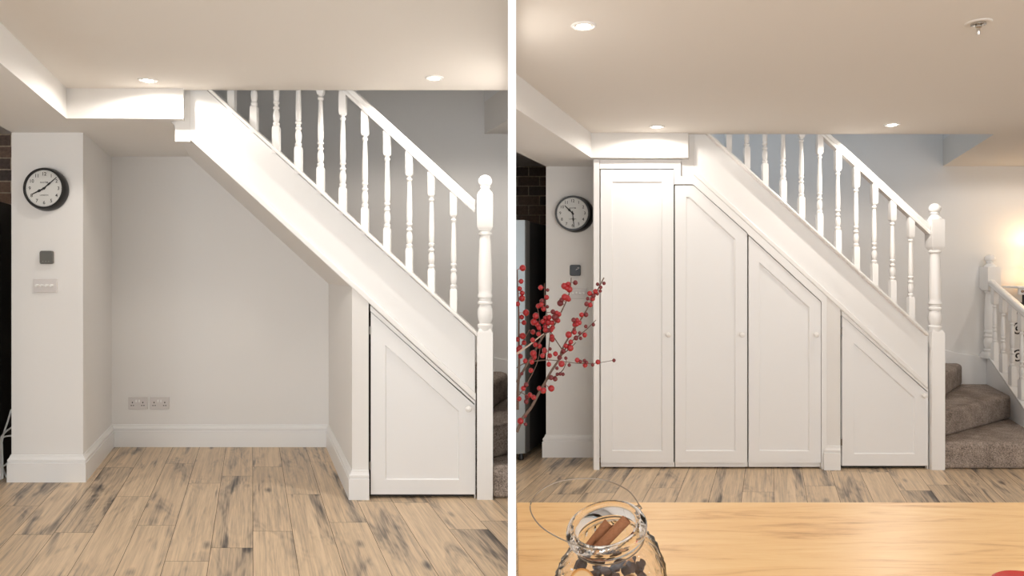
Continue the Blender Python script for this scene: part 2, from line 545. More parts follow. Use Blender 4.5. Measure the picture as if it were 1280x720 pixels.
# ------------------------------------------------------------------ staircase
def turned(bm, base, prof, half_sq, z0, z1a, z1b, z2, seg=16, rot=0.0):
    """square post with a turned middle: squares from z0..z1a and z1b..z2, lathe profile (r, z) between; base is the axis foot"""
    bx, by, bz = base
    def sq(a, b_, ch):
        h = half_sq
        def ring(hh, z): return [Vector((bx + x * hh, by + y * hh, bz + z)) for x, y in ((-1, -1), (1, -1), (1, 1), (-1, 1))]
        rings = []
        if a != z0: rings += [ring(h * .72, a - ch)]
        rings += [ring(h, a), ring(h, b_)]
        if b_ != z2: rings += [ring(h * .72, b_ + ch)]
        loft(bm, rings)
    sq(z0, z1a, half_sq * .5); sq(z1b, z2, half_sq * .5)
    lathe(bm, (bx, by, bz), prof, seg)


def newel_mesh(base, hs=.0455):
    bm = new()
    P = [(.040, .965), (.042, .990), (.045, 1.000), (.045, 1.008), (.034, 1.016), (.040, 1.030), (.044, 1.050), (.045, 1.075), (.042, 1.100), (.036, 1.115),
         (.035, 1.122), (.043, 1.128), (.044, 1.138), (.037, 1.145), (.037, 1.160), (.044, 1.168), (.044, 1.182), (.039, 1.190), (.041, 1.21), (.0425, 1.25), (.041, 1.32), (.037, 1.42), (.034, 1.49),
         (.031, 1.515), (.030, 1.525), (.040, 1.532), (.041, 1.542), (.032, 1.550), (.030, 1.560), (.036, 1.575)]
    turned(bm, base, P, hs, 0, .962, 1.575, 1.765)
    # cap and ball
    C_ = [(.045, 1.765), (.044, 1.775), (.034, 1.787), (.026, 1.796), (.024, 1.802), (.030, 1.806), (.030, 1.812), (.024, 1.816)]
    for k in range(0, 11):
        a = -math.pi * .38 + k * (math.pi * .88) / 10
        C_.append((.0405 * math.cos(a) if k < 10 else .002, 1.843 + .037 * math.sin(a)))
    lathe(bm, base, C_, 24)
    return bm


def baluster_mesh(base, H, hs=.0200):
    """base on the string cap, H total height up to the rail"""
    bm = new()
    up = H - .135
    P = [(.014, .150), (.018, .165), (.0195, .172), (.0195, .178), (.013, .184), (.017, .196), (.0195, .215), (.0185, .235), (.014, .250), (.012, .256),
         (.018, .262), (.0185, .270), (.012, .276), (.012, .288), (.018, .294), (.0185, .302), (.014, .308), (.0165, .32), (.0175, .35), (.016, .42), (.0125, up - .06), (.011, up - .042),
         (.0165, up - .036), (.0175, up - .028), (.011, up - .020), (.013, up - .012), (.018, up)]
    turned(bm, base, P, hs, 0, .150, up, H, seg=12)
    return bm


def stair(r):
    s = SIDE[r.side]; WB = r.WB
    st = thing('staircase', 'white painted timber staircase climbing to the left with turned balusters ' + IMG[r.side], 'staircase', r.T(0, .047, 0), 'staircases')
    # newel
    base = r.T(0, .047, 0)
    if r.side > 0: base.x = (1168.5 - CX) / F * (r.Y0 + .047)
    else: base.x = (606.5 - CX) / F * (r.Y0 + .047)
    child('newel_post', newel_mesh(base), M['cap'], st, smooth=True)
    # stringer
    bm = new()
    U1 = -1.697
    prism_uv(bm, r, [(-.046, Lo(-.046)), (-.046, Tp(-.046) - .02), (U1, Tp(U1) - .02), (U1, Lo(U1))], .030, .060, True)
    child('stringer', bm, M['trim'], st)
    bm = new()
    prism_uv(bm, r, [(-.046, Tp(-.046) - .024), (-.046, Tp(-.046)), (U1, Tp(U1)), (U1, Tp(U1) - .024)], -.010, .080, True)
    child('stringer_cap', bm, M['cap'], st, bevel=.006)
    bm = new()
    prism_uv(bm, r, [(-.046, Lo(-.046) - .008), (-.046, Lo(-.046) + .036), (-1.70, Lo(-1.70) + .036), (-1.70, Lo(-1.70) - .008)], .012, .034, True)
    child('stringer_moulding', bm, M['cap'], st, bevel=.006)
    # handrail: rounded section swept along the slope
    bm = new()
    sec = [(-.026, -.076), (-.030, -.060), (-.024, -.045), (-.030, -.030), (-.030, -.014), (-.020, -.003), (0, 0), (.020, -.003), (.030, -.014), (.030, -.030), (.024, -.045), (.030, -.060), (.026, -.076)]
    rings = []
    for u in (-.040, -1.45):
        p = r.T(u, .046, Rl(u))
        rings.append([p + Vector((0, a, h)) for a, h in sec])
    loft(bm, rings)
    child('handrail', bm, M['cap'], st, smooth=True)
    # balusters
    for k in range(11):
        u = -.164 - .1292 * k
        p = r.T(u, .046, Tp(u) - .016)
        child('baluster', baluster_mesh(p, Rl(u) - .066 - Tp(u) + .016), M['cap'], st, smooth=True)
    # carpeted winder steps about the newel
    f = WB / 1.5
    uo = .83
    pv = (-.09, 0.0)
    steps = [
        ([(.052, 0.02), (uo, 0.02), (uo, WB - .002), (-.05, WB - .002), (-.05, .09), (.052, .09)], .19),
        ([(.052, .13), (uo, .86 * f), (uo, WB - .003), (-.05, WB - .003), (-.05, .09)], .38),
        ([(-.02, .20), (.56, WB - .10), (.56, WB - .004), (-.09, WB - .004), (-.09, .12)], .57),
    ]
    for i, (poly, v) in enumerate(steps):
        bm = new(); prism_uw(bm, r, poly, .001 if i == 0 else v - .19, v)
        child('step', bm, M['carpet'], st, room=r, bevel=.028, seg=3)
    bm = new()
    prof = [(-.10, .64)]
    u, v = .04, .57
    prof = []
    for i in range(8):
        v += .19; prof.append((u, v)); u -= .2076; prof.append((u, v))
    prof += [(u, Lo(u) + .055), (-.14, Lo(-.14) + .055), (.04, .60)]
    prism_uv(bm, r, prof, .064, WB - .003)
    child('carpeted_flight', bm, M['carpet'], st, room=r)
    # wall string behind the winders
    bm = new()
    prism_uv(bm, r, [(-.08, .5), (uo + .02, .2), (uo + .02, .625), (.55, .66), (.25, .74), (-.08, 1.0)], WB - .022, WB - .001)
    o = child('wall_string', bm, M['trim'], st, room=r, bevel=.006)
    return st


stair(L); stair(R)


# lower balustrade on the right side of the winders, right-hand room
def side_balustrade(r):
    u0 = .825; WB = r.WB
    def top(w): return .30 + .245 * w if False else .645 - .33 * (1.45 - w)
    def rail(w): return 1.345 - .26 * (1.45 - w)
    bal = thing('balustrade', 'short white balustrade with turned newel against the far wall, right of the carpeted winder steps', 'balustrade', r.T(u0, WB - .06, 0))
    def pr(poly, a, b_, bm):     # outline in (w, v), thickness in u
        loft(bm, [[r.T(a, w, v) for w, v in poly], [r.T(b_, w, v) for w, v in poly]])
    bm = new(); pr([(.02, 0), (WB - .002, 0), (WB - .002, top(WB)), (.02, top(.02))], u0 - .018, u0 + .018, bm)
    child('string', bm, M['trim'], bal)
    bm = new(); pr([(.02, top(.02)), (WB - .002, top(WB)), (WB - .002, top(WB) + .022), (.02, top(.02) + .022)], u0 - .032, u0 + .032, bm)
    child('string_cap', bm, M['cap'], bal, bevel=.005)
    bm = new(); pr([(.02, rail(.02) - .06), (WB - .05, rail(WB - .05) - .06), (WB - .05, rail(WB - .05)), (.02, rail(.02))], u0 - .03, u0 + .03, bm)
    child('handrail', bm, M['cap'], bal, bevel=.018, seg=3)
    # newel at the wall
    wn = WB - .062
    base = r.T(u0, wn, 0)
    zb = top(wn)
    P0 = newel_mesh(Vector((0, 0, 0)), .052)
    # squeeze the standard newel into the height between the string and its ball
    z_lo, z_hi = zb - .02, 1.555
    for v in P0.verts:
        z = v.co.z
        if z < .9: nz = z_lo if z < .1 else z
        z2 = z_lo + (z - .93) / (1.88 - .93) * (z_hi - z_lo) if z > .5 else z_lo
        v.co = base + Vector((v.co.x * 1.12, v.co.y * 1.12, z2))
    child('newel_post', P0, M['cap'], bal, smooth=True)
    for px in (1243.5, 1254.0, 1265.5, 1277.5, 1291, 1307):
        # find w on the line u0 seen in this column
        k = (px - CX) / F
        w = (r.xn + u0 - k * r.Y0) / (k - r.d)
        if not .05 < w < WB - .1: continue
        b0 = r.T(u0, w, top(w) + .02)
        child('baluster', baluster_mesh(b0, rail(w) - .05 - top(w) - .02, .0215), M['cap'], bal, smooth=True)
    return bal


side_balustrade(R)


# ------------------------------------------------------------------ cupboard doors
def shaker(r, outer, inner, w0, thick=.022, recess=.010):
    """panelled door leaf: outline and recessed field have the same number of corners (u, v)"""
    bm = new()
    n = len(outer)
    ci = Vector((sum(p[0] for p in inner) / n, sum(p[1] for p in inner) / n))
    def q(p, w): 
        a = r.T(p[0], w0, p[1]); a.y += w; return a
    O = [bm.verts.new(q(p, 0)) for p in outer]
    I = [bm.verts.new(q(p, 0)) for p in inner]
    I2p = []
    for i, p in enumerate(inner):
        a = Vector(inner[i - 1]); c = Vector(inner[(i + 1) % n]); p = Vector(p)
        d = ((a - p).normalized() + (c - p).normalized()); d.normalize()
        I2p.append(p + d * .009)
    I2 = [bm.verts.new(q(p, recess)) for p in I2p]
    B_ = [bm.verts.new(q(p, thick)) for p in outer]
    for i in range(n):
        j = (i + 1) % n
        bm.faces.new((O[i], O[j], I[j], I[i])); bm.faces.new((I[i], I[j], I2[j], I2[i])); bm.faces.new((O[i], O[j], B_[j], B_[i]))
    bm.faces.new(I2); bm.faces.new(B_)
    return bm


def knob(r, u, v, w, parent, label=None):
    p = r.T(u, w, v)
    bm = new()
    prof = [(.010, 0), (.008, .004), (.007, .012), (.012, .017), (.0175, .022), (.0195, .029), (.0175, .036), (.010, .041), (.001, .0425)]
    lathe(bm, p, prof, 16, axis=Vector((0, -1, 0)))
    return child('knob', bm, M['knobw'], parent, smooth=True)


def small_cupboard(r):
    W = .030
    def q(px, py): return L.uv(px, py, W)          # the same leaf in both rooms, measured once
    out = [q(463.5, 390), q(593, 506.5), q(593, 618), q(463.5, 618)]
    inn = [q(481.5, 431), q(574, 514), q(574, 600), q(481.5, 600)]
    t = thing('understair_cupboard', 'small cupboard with a slanting top beside the newel post ' + IMG[r.side], 'cupboard', r.T(-.36, .3, 0), 'small cupboards under the stairs')
    d = child('door', shaker(r, out, inn, W), M['door'], t)
    kx, kv = q(586, 510)
    knob(r, kx, kv, W, d)
    for py in (413, 582):
        u, v = q(462.4, py); bm = new(); box(bm, r, u - .004, u + .004, W - .006, W + .01, v - .022, v + .022, True)
        child('hinge', bm, M['hinge'], d)
    # carcass coloured dark for the shade in the gaps; face frame round the leaf
    ul, ur = out[0][0] - .004, out[1][0] + .004
    bm = new()
    prism_uv(bm, r, [(ul, .002), (ur, .002), (ur, Lo(ur) - .05), (ul, Lo(ul) - .05)], W + .035, r.WB * .55)
    child('carcass', bm, M['gap'], t)
    bm = new()
    tl = out[0][1] + .006; tr = out[1][1] + .006
    prism_uv(bm, r, [(ul, tl), (ur, tr), (ur, Lo(ur) - .010), (ul, Lo(ul) - .010)], .024, .055, True)
    box(bm, r, ur, -.049, .026, .055, .001, Lo(-.049) - .012, True)
    child('face_frame', bm, M['trim'], t)


small_cupboard(L); small_cupboard(R)


def tall_cupboards(r):
    W = .022
    def q(px, py, w=W): return r.uv(px, py, w)
    # 1: full height, straight top
    specs = [
        ('straight-topped cupboard, tallest and leftmost of the white fitted cupboards under the stairs', 'tall_cupboard',
         [(751, 212), (842, 212), (842, 578.5), (751, 578.5)], [(765, 227), (828, 227), (828, 564), (765, 564)], (834.5, 418), [(751, 842)]),
        ('white fitted cupboard with a partly level, partly slanting top, right of the tallest one', 'sloped_cupboard',
         [(844, 231.5), (866.5, 231.5), (934, 292), (934, 578.5), (844, 578.5)], [(857.5, 246), (862, 246), (919.5, 299), (919.5, 564), (857.5, 564)], (926.5, 418), [(844, 934)]),
        ('white fitted cupboard with a fully slanting top, beside the narrow pier', 'sloped_cupboard',
         [(936, 295), (1026, 377.5), (1026, 578.5), (936, 578.5)], [(949.5, 328), (1012, 384), (1012, 564), (949.5, 564)], (1019, 418), [(936, 1026)]),
    ]
    for i, (lab, nm, o_, n_, kn, _) in enumerate(specs):
        out = [q(*p) for p in o_]; inn = [q(*p) for p in n_]
        u0, u1 = out[-1][0], max(p[0] for p in out)
        t = thing(nm, lab, 'cupboard', r.T((u0 + u1) / 2, .2, 0), 'fitted cupboards under the stairs')
        d = child('door', shaker(r, out, inn, W), M['door'], t)
        ku, kv = q(*kn); knob(r, ku, kv, W, d)
        # carcass, its dark colour standing for the shade between the doors
        bm = new()
        zc = out[-1][1]
        poly = [(u0 - .002, zc), (u1 + .002, zc)] + [(p[0], p[1] - .012) for p in out[::-1] if p[1] > zc + .05]
        def shrink(p): return p
        top = sorted([(p[0], p[1] - .012) for p in out if p[1] > zc + .05], key=lambda p: -p[0])
        poly = [(u0, zc), (u1, zc)] + top
        prism_uv(bm, r, poly, W + .026, .56)
        child('carcass', bm, M['gap'], t)
        bm = new(); box(bm, r, u0 - .003, u1 + .003, W + .022, W + .04, .012, zc - .002)
        child('plinth', bm, M['trim'], t)
        # face frame pieces that belong to this unit
        bm = new()
        if i == 0:
            a0, a1 = q(743, 400)[0], q(750, 400)[0]
            vt = 2.186
            box(bm, r, a0, a1, .004, .06, .001, vt, True)
            vt0 = q(0, 211)[1]
            box(bm, r, a1, q(843, 0)[0], .014, .05, vt0, vt, True)
        elif i == 1:
            a0, a1 = q(843.0, 0)[0], q(866.5, 0)[0]
            vt = q(0, 230.5)[1]
            b1 = q(934.5, 0)[0]
            s_top = q(934.5, 291)[1]
            prism_uv(bm, r, [(a0, vt), (a1, vt), (b1, s_top + .001), (b1, Lo(b1) - .010), (-1.702, Lo(-1.702) - .010), (-1.702, 2.068), (-1.788, 2.068), (-1.788, 2.186), (a0, 2.186)], .014, .05, True)
        else:
            b0, b1 = q(934.5, 0)[0], q(1027, 0)[0]
            s0, s1 = q(934.5, 292)[1], q(1027, 377)[1]
            prism_uv(bm, r, [(b0, s0), (b1, s1), (b1, Lo(b1) - .010), (b0, Lo(b0) - .010)], .014, .05, True)
            a1 = -.7615
            prism_uv(bm, r, [(b1, .001), (-.7605, .001), (-.7605, Lo(-.7605) - .010), (b1, Lo(b1) - .010)], .016, .05, True)
        child('face_frame', bm, M['trim'], t)


tall_cupboards(R)
# raised strip on the front of the right-hand pier, above its plinth block


# ------------------------------------------------------------------ downlights
def downlight(r, px, py, label, kind='lit', name='ceiling_downlight', energy=20, p=None):
    z = r.zf + CH
    if p is None:
        Y = (z - CZ) * F / (HY - py); p = Vector(((px - CX) / F * Y, Y, z))
    t = thing(name, label, 'ceiling light', (p.x, p.y, z), 'recessed ceiling lights') if label else None
    if t:
        bm = new()
        prof = [(.030, .012), (.034, .002), (.036, -.003), (.044, -.006), (.049, -.004), (.051, .0)]
        lathe(bm, (p.x, p.y, z), prof, 28, caps=False)
        lathe(bm, (p.x, p.y, z), [(.030, .012), (.030, -.0045)], 28, caps=False)
        o = child('trim_ring', bm, M['cap'] if kind == 'lit' else M['chrome'], t, smooth=True)
        if kind == 'lit':
            bm = new(); lathe(bm, (p.x, p.y, z), [(.029, -.001), (.028, -.006), (.018, -.009), (.001, -.010)], 24)
            child('lamp_lens', bm, M['bulb'], t, smooth=True)
    if kind == 'lit':
        ld = bpy.data.lights.new('downlight_lamp', 'SPOT'); ld.energy = energy; ld.color = (1, .925, .84); ld.spot_size = math.radians(174); ld.spot_blend = .25; ld.shadow_soft_size = .025
        lo = bpy.data.objects.new('downlight_lamp', ld); COL.objects.link(lo); lo.location = (p.x, p.y, z - .025)
    return t, p


E1 = 9.2
downlight(L, 185, 100, 'lit recessed downlight close to the boxed beam in the left-hand room', energy=E1 * 1.4)
downlight(L, 543, 97, 'lit recessed downlight above the handrail in the left-hand room', energy=E1 * 2.7)
downlight(R, 729.5, 32, 'lit recessed downlight nearest the viewer, upper left of the right-hand room', energy=E1)
downlight(R, 821, 158, 'lit recessed downlight close to the boxed beam in the right-hand room', energy=E1)
downlight(R, 1115, 155.5, 'lit recessed downlight above the handrail in the right-hand room', energy=E1 * 2.6)
# further downlights of the same ceilings, behind the viewer's frame edge
for r_, x, y in ((L, -2.2, 1.9), (L, -.75, 1.9), (L, -1.5, .2), (R, 2.9, 2.6), (R, .9, .9), (R, 2.6, .6)):
    downlight(r_, 0, 0, None, energy=E1 * .7, p=Vector((x, y, r_.zf + CH)))
# hall lights past the newel
for r_ in (L, R):
    if r_ is R:
        q_ = r_.T(1.35, .55, CH); downlight(r_, 0, 0, None, energy=9, p=q_)

# the turned-off fitting with a hanging lamp cap
z = R.zf + CH
Y = (z - CZ) * F / (HY - 28); px_ = (1223 - CX) / F * Y
t = thing('ceiling_spotlight', 'unlit chrome recessed spotlight with its lamp hanging down, upper right of the right-hand ceiling', 'ceiling light', (px_, Y, z))
bm = new(); lathe(bm, (px_, Y, z), [(.024, .004), (.027, -.003), (.040, -.006), (.046, -.004), (.048, 0)], 28, caps=False)
child('trim_ring', bm, M['ceiling'], t, smooth=True)
bm = new(); lathe(bm, (px_, Y, z), [(.027, -.001), (.0275, -.010), (.025, -.010), (.022, -.004), (.012, -.004), (.001, -.004)], 28)
child('reflector', bm, M['chrome'], t, smooth=True)
bm = new(); lathe(bm, (px_, Y, z), [(.012, -.004), (.012, -.020), (.0065, -.024), (.0065, -.046), (.004, -.050), (.001, -.051)], 16)
child('lamp_capsule', bm, M['chrome'], t, smooth=True)


# ------------------------------------------------------------------ clocks
def text_mesh(bm, s, size, c, ax=Vector((1, 0, 0)), up=Vector((0, 0, 1)), depth=.0006, bold=0.0):
    cu = bpy.data.curves.new('txt', 'FONT'); cu.body = s; cu.size = size; cu.align_x = 'CENTER'; cu.align_y = 'CENTER'; cu.offset = bold; cu.resolution_u = 3
    o = bpy.data.objects.new('txt', cu); COL.objects.link(o)
    dg = bpy.context.evaluated_depsgraph_get(); me = bpy.data.meshes.new_from_object(o.evaluated_get(dg))
    off = len(bm.verts); vs = []
    for v in me.vertices: vs.append(bm.verts.new(c + ax * v.co.x + up * v.co.y))
    for p in me.polygons:
        try: bm.faces.new([vs[i] for i in p.vertices])
        except ValueError: pass
    bpy.data.objects.remove(o); bpy.data.curves.remove(cu); bpy.data.meshes.remove(me)


def clock(r, px, py, rad_px, t_, shift, hour, minute, label, grow):
    yw = r.Y0 + .37; yf = yw - t_
    c = at(px, py, yf); R0 = rad_px / F * yf
    back = Vector((c.x + shift[0], yw - .001, c.z + shift[1]))
    th = thing('wall_clock', label, 'clock', (c.x, yw, c.z - R0), 'black round wall clocks')
    def ring(cc, rr, y, n=56): return [Vector((cc.x + rr * math.cos(2 * math.pi * k / n), y, cc.z + rr * math.sin(2 * math.pi * k / n))) for k in range(n)]
    bm = new()
    mid = (c * .25 + back * .75)
    loft(bm, [ring(back, R0 * grow * .96, yw - .001), ring(mid, R0 * grow, yw - t_ * .3), ring(c * .7 + back * .3, R0 * (1 + (grow - 1) * .6), yw - t_ * .72), ring(c, R0 * 1.0, yf + .003), ring(c, R0 * .985, yf),
              ring(c, R0 * .90, yf), ring(c, R0 * .885, yf + .010)])
    child('case', bm, M['black'], th, smooth=True)
    bm = new(); lathe(bm, (c.x, yf + .009, c.z), [(R0 * .885, 0), (R0 * .885, .0005)], 56, axis=Vector((0, -1, 0)))
    dial = child('dial', bm, M['face'], th)
    fy = yf + .0080
    for h in range(1, 13):
        a = math.radians(90 - 30 * h); bm = new()
        text_mesh(bm, str(h), R0 * .235, Vector((c.x + R0 * .70 * math.cos(a), fy, c.z + R0 * .70 * math.sin(a))), bold=R0 * .003)
        child('numeral', bm, M['ink'], dial)
    bm = new()
    for k in range(60):
        a = math.radians(6 * k); ln = .035 if k % 5 == 0 else .015
        p0 = Vector((math.cos(a), 0, math.sin(a))); s_ = Vector((-math.sin(a), 0, math.cos(a))) * R0 * .006
        q0 = Vector((c.x, fy, c.z)) + p0 * R0 * .865; q1 = Vector((c.x, fy, c.z)) + p0 * R0 * (.865 - ln)
        bm.faces.new([bm.verts.new(v) for v in (q0 - s_, q0 + s_, q1 + s_, q1 - s_)])
    child('minute_track', bm, M['ink'], dial)
    bm = new()
    text_mesh(bm, 'ACCTIM', R0 * .105, Vector((c.x, fy, c.z + R0 * .29)), bold=R0 * .002)
    child('lettering', bm, M['ink'], dial); bm = new()
    text_mesh(bm, 'LONDON', R0 * .095, Vector((c.x, fy, c.z - R0 * .33)), bold=R0 * .001)
    child('lettering', bm, M['ink'], dial)
    def hand(ang, ln, wd, y, nm):
        a = math.radians(90 - ang); d = Vector((math.cos(a), 0, math.sin(a))); s_ = Vector((-math.sin(a), 0, math.cos(a)))
        o = Vector((c.x, y, c.z)); bm = new()
        pts = [(-.16, .5), (0, .55), (.30, .55), (.34, 1.0), (.48, 1.0), (.54, .55), (1.0, .35)]
        f = [o + d * R0 * ln * a_ + s_ * R0 * wd * b_ for a_, b_ in pts] + [o + d * R0 * ln * a_ - s_ * R0 * wd * b_ for a_, b_ in pts[::-1]]
        loft(bm, [f, [p + Vector((0, .0012, 0)) for p in f]])
        child(nm, bm, M['ink'], th)
    hand(hour, .62, .062, yf + .0055, 'hour_hand'); hand(minute, .82, .046, yf + .0035, 'minute_hand')
    bm = new(); lathe(bm, (c.x, yf + .0075, c.z), [(R0 * .06, 0), (R0 * .05, .006), (.001, .0065)], 16, axis=Vector((0, -1, 0)))
    child('hand_boss', bm, M['ink'], th, smooth=True)


clock(L, 54.0, 235.3, 25.7, .052, (0.0, -.006), 243.5, 49.6, 'black rimmed round clock reading eight minutes past eight on the left-hand pier', 1.06)
clock(R, 715.8, 266.4, 22.0, .050, (.036, -.008), 314, 174, 'black rimmed round clock reading almost half past ten on the right-hand pier', 1.04)


# ------------------------------------------------------------------ thermostats, dimmers, sockets, cables
def rrect(cx, cz, hw, hh, rr, y, n=5):
    out = []
    for sx, sz, a0 in ((1, 1, 0), (-1, 1, 90), (-1, -1, 180), (1, -1, 270)):
        for k in range(n + 1):
            a = math.radians(a0 + 90 * k / n)
            out.append(Vector((cx + sx * (hw - rr) + rr * math.cos(a), y, cz + sz * (hh - rr) + rr * math.sin(a))))
    return out


def slab(bm, cx, cz, hw, hh, rr, yb, yf, soft=.002):
    loft(bm, [rrect(cx, cz, hw, hh, rr, yb), rrect(cx, cz, hw, hh, rr, yf + soft), rrect(cx, cz, hw - soft, hh - soft, max(rr - soft, .0005), yf)])


def thermostat(r, x0, x1, y0, y1, m, label, mark):
    yw = r.Y0 + .3702
    c = at((x0 + x1) / 2, (y0 + y1) / 2, yw - .026); hw = (x1 - x0) / 2 / F * (yw - .026); hh = (y1 - y0) / 2 / F * (yw - .026)
    th = thing('thermostat', label, 'thermostat', (c.x, yw, c.z - hh), 'square wall thermostats')
    bm = new(); slab(bm, c.x, c.z, hw * .97, hh * .97, hw * .28, yw, yw - .012); child('back_plate', bm, M['plastic'], th, smooth=True)
    bm = new(); slab(bm, c.x, c.z, hw, hh, hw * .30, yw - .012, yw - .028, .003); b_ = child('cover', bm, m, th, smooth=True)
    bm = new()
    if mark == 'dots':
        for dx in (-.45, 0, .45): lathe(bm, (c.x + dx * hw, yw - .028, c.z - hh * .62), [(.0032, 0), (.003, .0005)], 10, axis=Vector((0, -1, 0)))
        child('button', bm, M['thermo_mark'], b_)
    else:
        tube(bm, [Vector((c.x + hw * a, yw - .0285, c.z + hh * b2)) for a, b2 in ((.1, .05), (.3, .25), (.4, .2), (.7, .45), (.62, .5), (.35, .45))], .0022, 6)
        child('display_mark', bm, M['plastic'], b_)


thermostat(L, 49.3, 65.6, 313.5, 330, M['thermo_l'], 'grey square thermostat below the clock on the left-hand pier', 'dots')
thermostat(R, 712.3, 725.9, 331, 344.7, M['thermo_r'], 'slate black square thermostat above the red berries on the right-hand pier', 'mark')


def dimmer(r, x0, x1, y0, y1, label):
    yw = r.Y0 + .37 - .0005
    k = yw / F; c = at((x0 + x1) / 2, (y0 + y1) / 2, yw); hw = (x1 - x0) / 2 * k; hh = (y1 - y0) / 2 * k
    th = thing('dimmer_switch', label, 'light switch', (c.x, yw, c.z - hh), 'four-knob dimmer switches')
    bm = new(); slab(bm, c.x, c.z, hw, hh, .004, yw, yw - .010); child('plate', bm, M['plastic'], th, smooth=True)
    for i in range(4):
        x = c.x - hw + hw * 2 * (.19 + i * .205)
        bm = new(); lathe(bm, (x, yw - .010, c.z + hh * .05), [(.0095, 0), (.009, .014), (.0075, .018), (.001, .0185)], 14, axis=Vector((0, -1, 0)))
        child('knob', bm, M['knobw'], th, smooth=True)


dimmer(L, 43, 72.3, 348.7, 365.7, 'white dimmer plate with four knobs below the grey thermostat')
dimmer(R, 711.5, 733.5, 360, 373.5, 'white dimmer plate with four knobs partly behind the berry twigs')


def socket(r, x0, x1, y0, y1, label):
    yw = r.Y0 + r.WB - .0005
    k = yw / F; c = at((x0 + x1) / 2, (y0 + y1) / 2, yw); hw = (x1 - x0) / 2 * k; hh = (y1 - y0) / 2 * k
    th = thing('wall_socket', label, 'socket', (c.x, yw, c.z - hh), 'double power sockets')
    bm = new(); slab(bm, c.x, c.z, hw, hh, .004, yw, yw - .010); child('plate', bm, M['plastic'], th, smooth=True)
    for sx in (-.55, .55):
        bm = new()
        for dx, dz, w_, h_ in ((0, .1, .0035, .0055), (-.22 * .5, -.38, .0045, .003), (.22 * .5, -.38, .0045, .003)):
            xx = c.x + (sx + dx) * hw; zz = c.z + dz * hh
            bxw(bm, xx - w_, xx + w_, yw - .0108, yw - .010, zz - h_, zz + h_)
        child('pin_holes', bm, M['ink'], th)
    for sx in (-.15, .15):
        bm = new(); slab(bm, c.x + sx * hw, c.z + hh * .35, .0055, .0095, .001, yw - .010, yw - .0135, .001); child('rocker_switch', bm, M['knobw'], th)


socket(L, 161, 184.8, 496, 511.3, 'white double socket above the alcove skirting, left one of the pair')
socket(L, 188, 212.2, 496, 511.3, 'white double socket above the alcove skirting, right one of the pair')

# loose white cables by the fridge in the left-hand room
Yc = 4.60
def cab(pts, lab, g=None):
    bm = new(); tube(bm, smooth_path([at(x, y, Yc + dy) for x, y, dy in pts], 5), .0055, 8)
    tag(link('power_cable', bm, M['cable'], smooth=True), lab, 'cable')
cab([(14, 512, .0), (10, 526, .01), (5, 541, .02), (1.5, 560, .03), (2, 580, .03), (6, 592, .02), (10, 599, .0), (12, 605.5, -.04)], 'white cable looping down to the floor beside the black fridge')
cab([(15, 534, .0), (8, 539, .01), (2, 546, .02), (.5, 556, .0), (.5, 575, -.02), (1, 603, -.03)], 'white cable curving left at mid height in front of the black fridge')
cab([(15, 544.5, .03), (7, 545.5, .03), (1, 549, .02), (2.5, 556, .01), (3.5, 603, -.02)], 'thin white cable running nearly level in front of the black fridge')
cab([(13, 575, -.02), (7, 581, .0), (1, 584, -.01), (.3, 590, -.02), (.2, 603, -.03)], 'short white cable just above the skirting end in front of the black fridge')


# ------------------------------------------------------------------ fridges
def fridge(r, label):
    uf = -2.958; w0, w1 = .20, .84; ul = uf - .62; H = 1.775
    t = thing('refrigerator', label, 'refrigerator', r.T(uf - .1, .5, 0), 'tall refrigerators')
    bm = new(); box(bm, r, ul, uf, w0 + .125, w1, .05, H - .005)
    child('cabinet', bm, M['fridge'], t, room=r, bevel=.006)
    # curved door: bowed front, dark edge
    bm = new()
    n = 9
    def prof(inset):
        pts = []
        for k in range(n + 1):
            s_ = k / n
            u = ul + (uf - ul) * s_
            bow = .035 * (1 - (2 * s_ - 1) ** 4)
            pts.append((u, w0 + .035 - bow))
        return pts + [(uf, w0 + .118), (ul, w0 + .118)]
    prism_uw(bm, r, prof(0), .06, H)
    for f in bm.faces:
        pass
    d = child('door', bm, [M['steel'] if r.side > 0 else M['fridge']], t, room=r, smooth=True)
    bm = new(); box(bm, r, uf - .002, uf + .003, w0 + .030, w0 + .119, .06, H)
    child('door_edge', bm, M['darksteel'], d, room=r)
    for u_ in (uf - .05, ul + .05):
        for w_ in (w0 + .08, w1 - .06):
            bm = new(); lathe(bm, r.T(u_, w_, .002), [(.020, 0), (.022, .012), (.016, .03), (.012, .052)], 14)
            child('foot', bm, M['black'], t, room=r, smooth=True)


CLIPX[0] = HALF + .002
fridge(L, 'black refrigerator standing beyond the pier at the left edge of the left-hand room')
fridge(R, 'stainless fronted refrigerator with black sides beside the right-hand pier, behind the berries')
CLIPX[0] = None


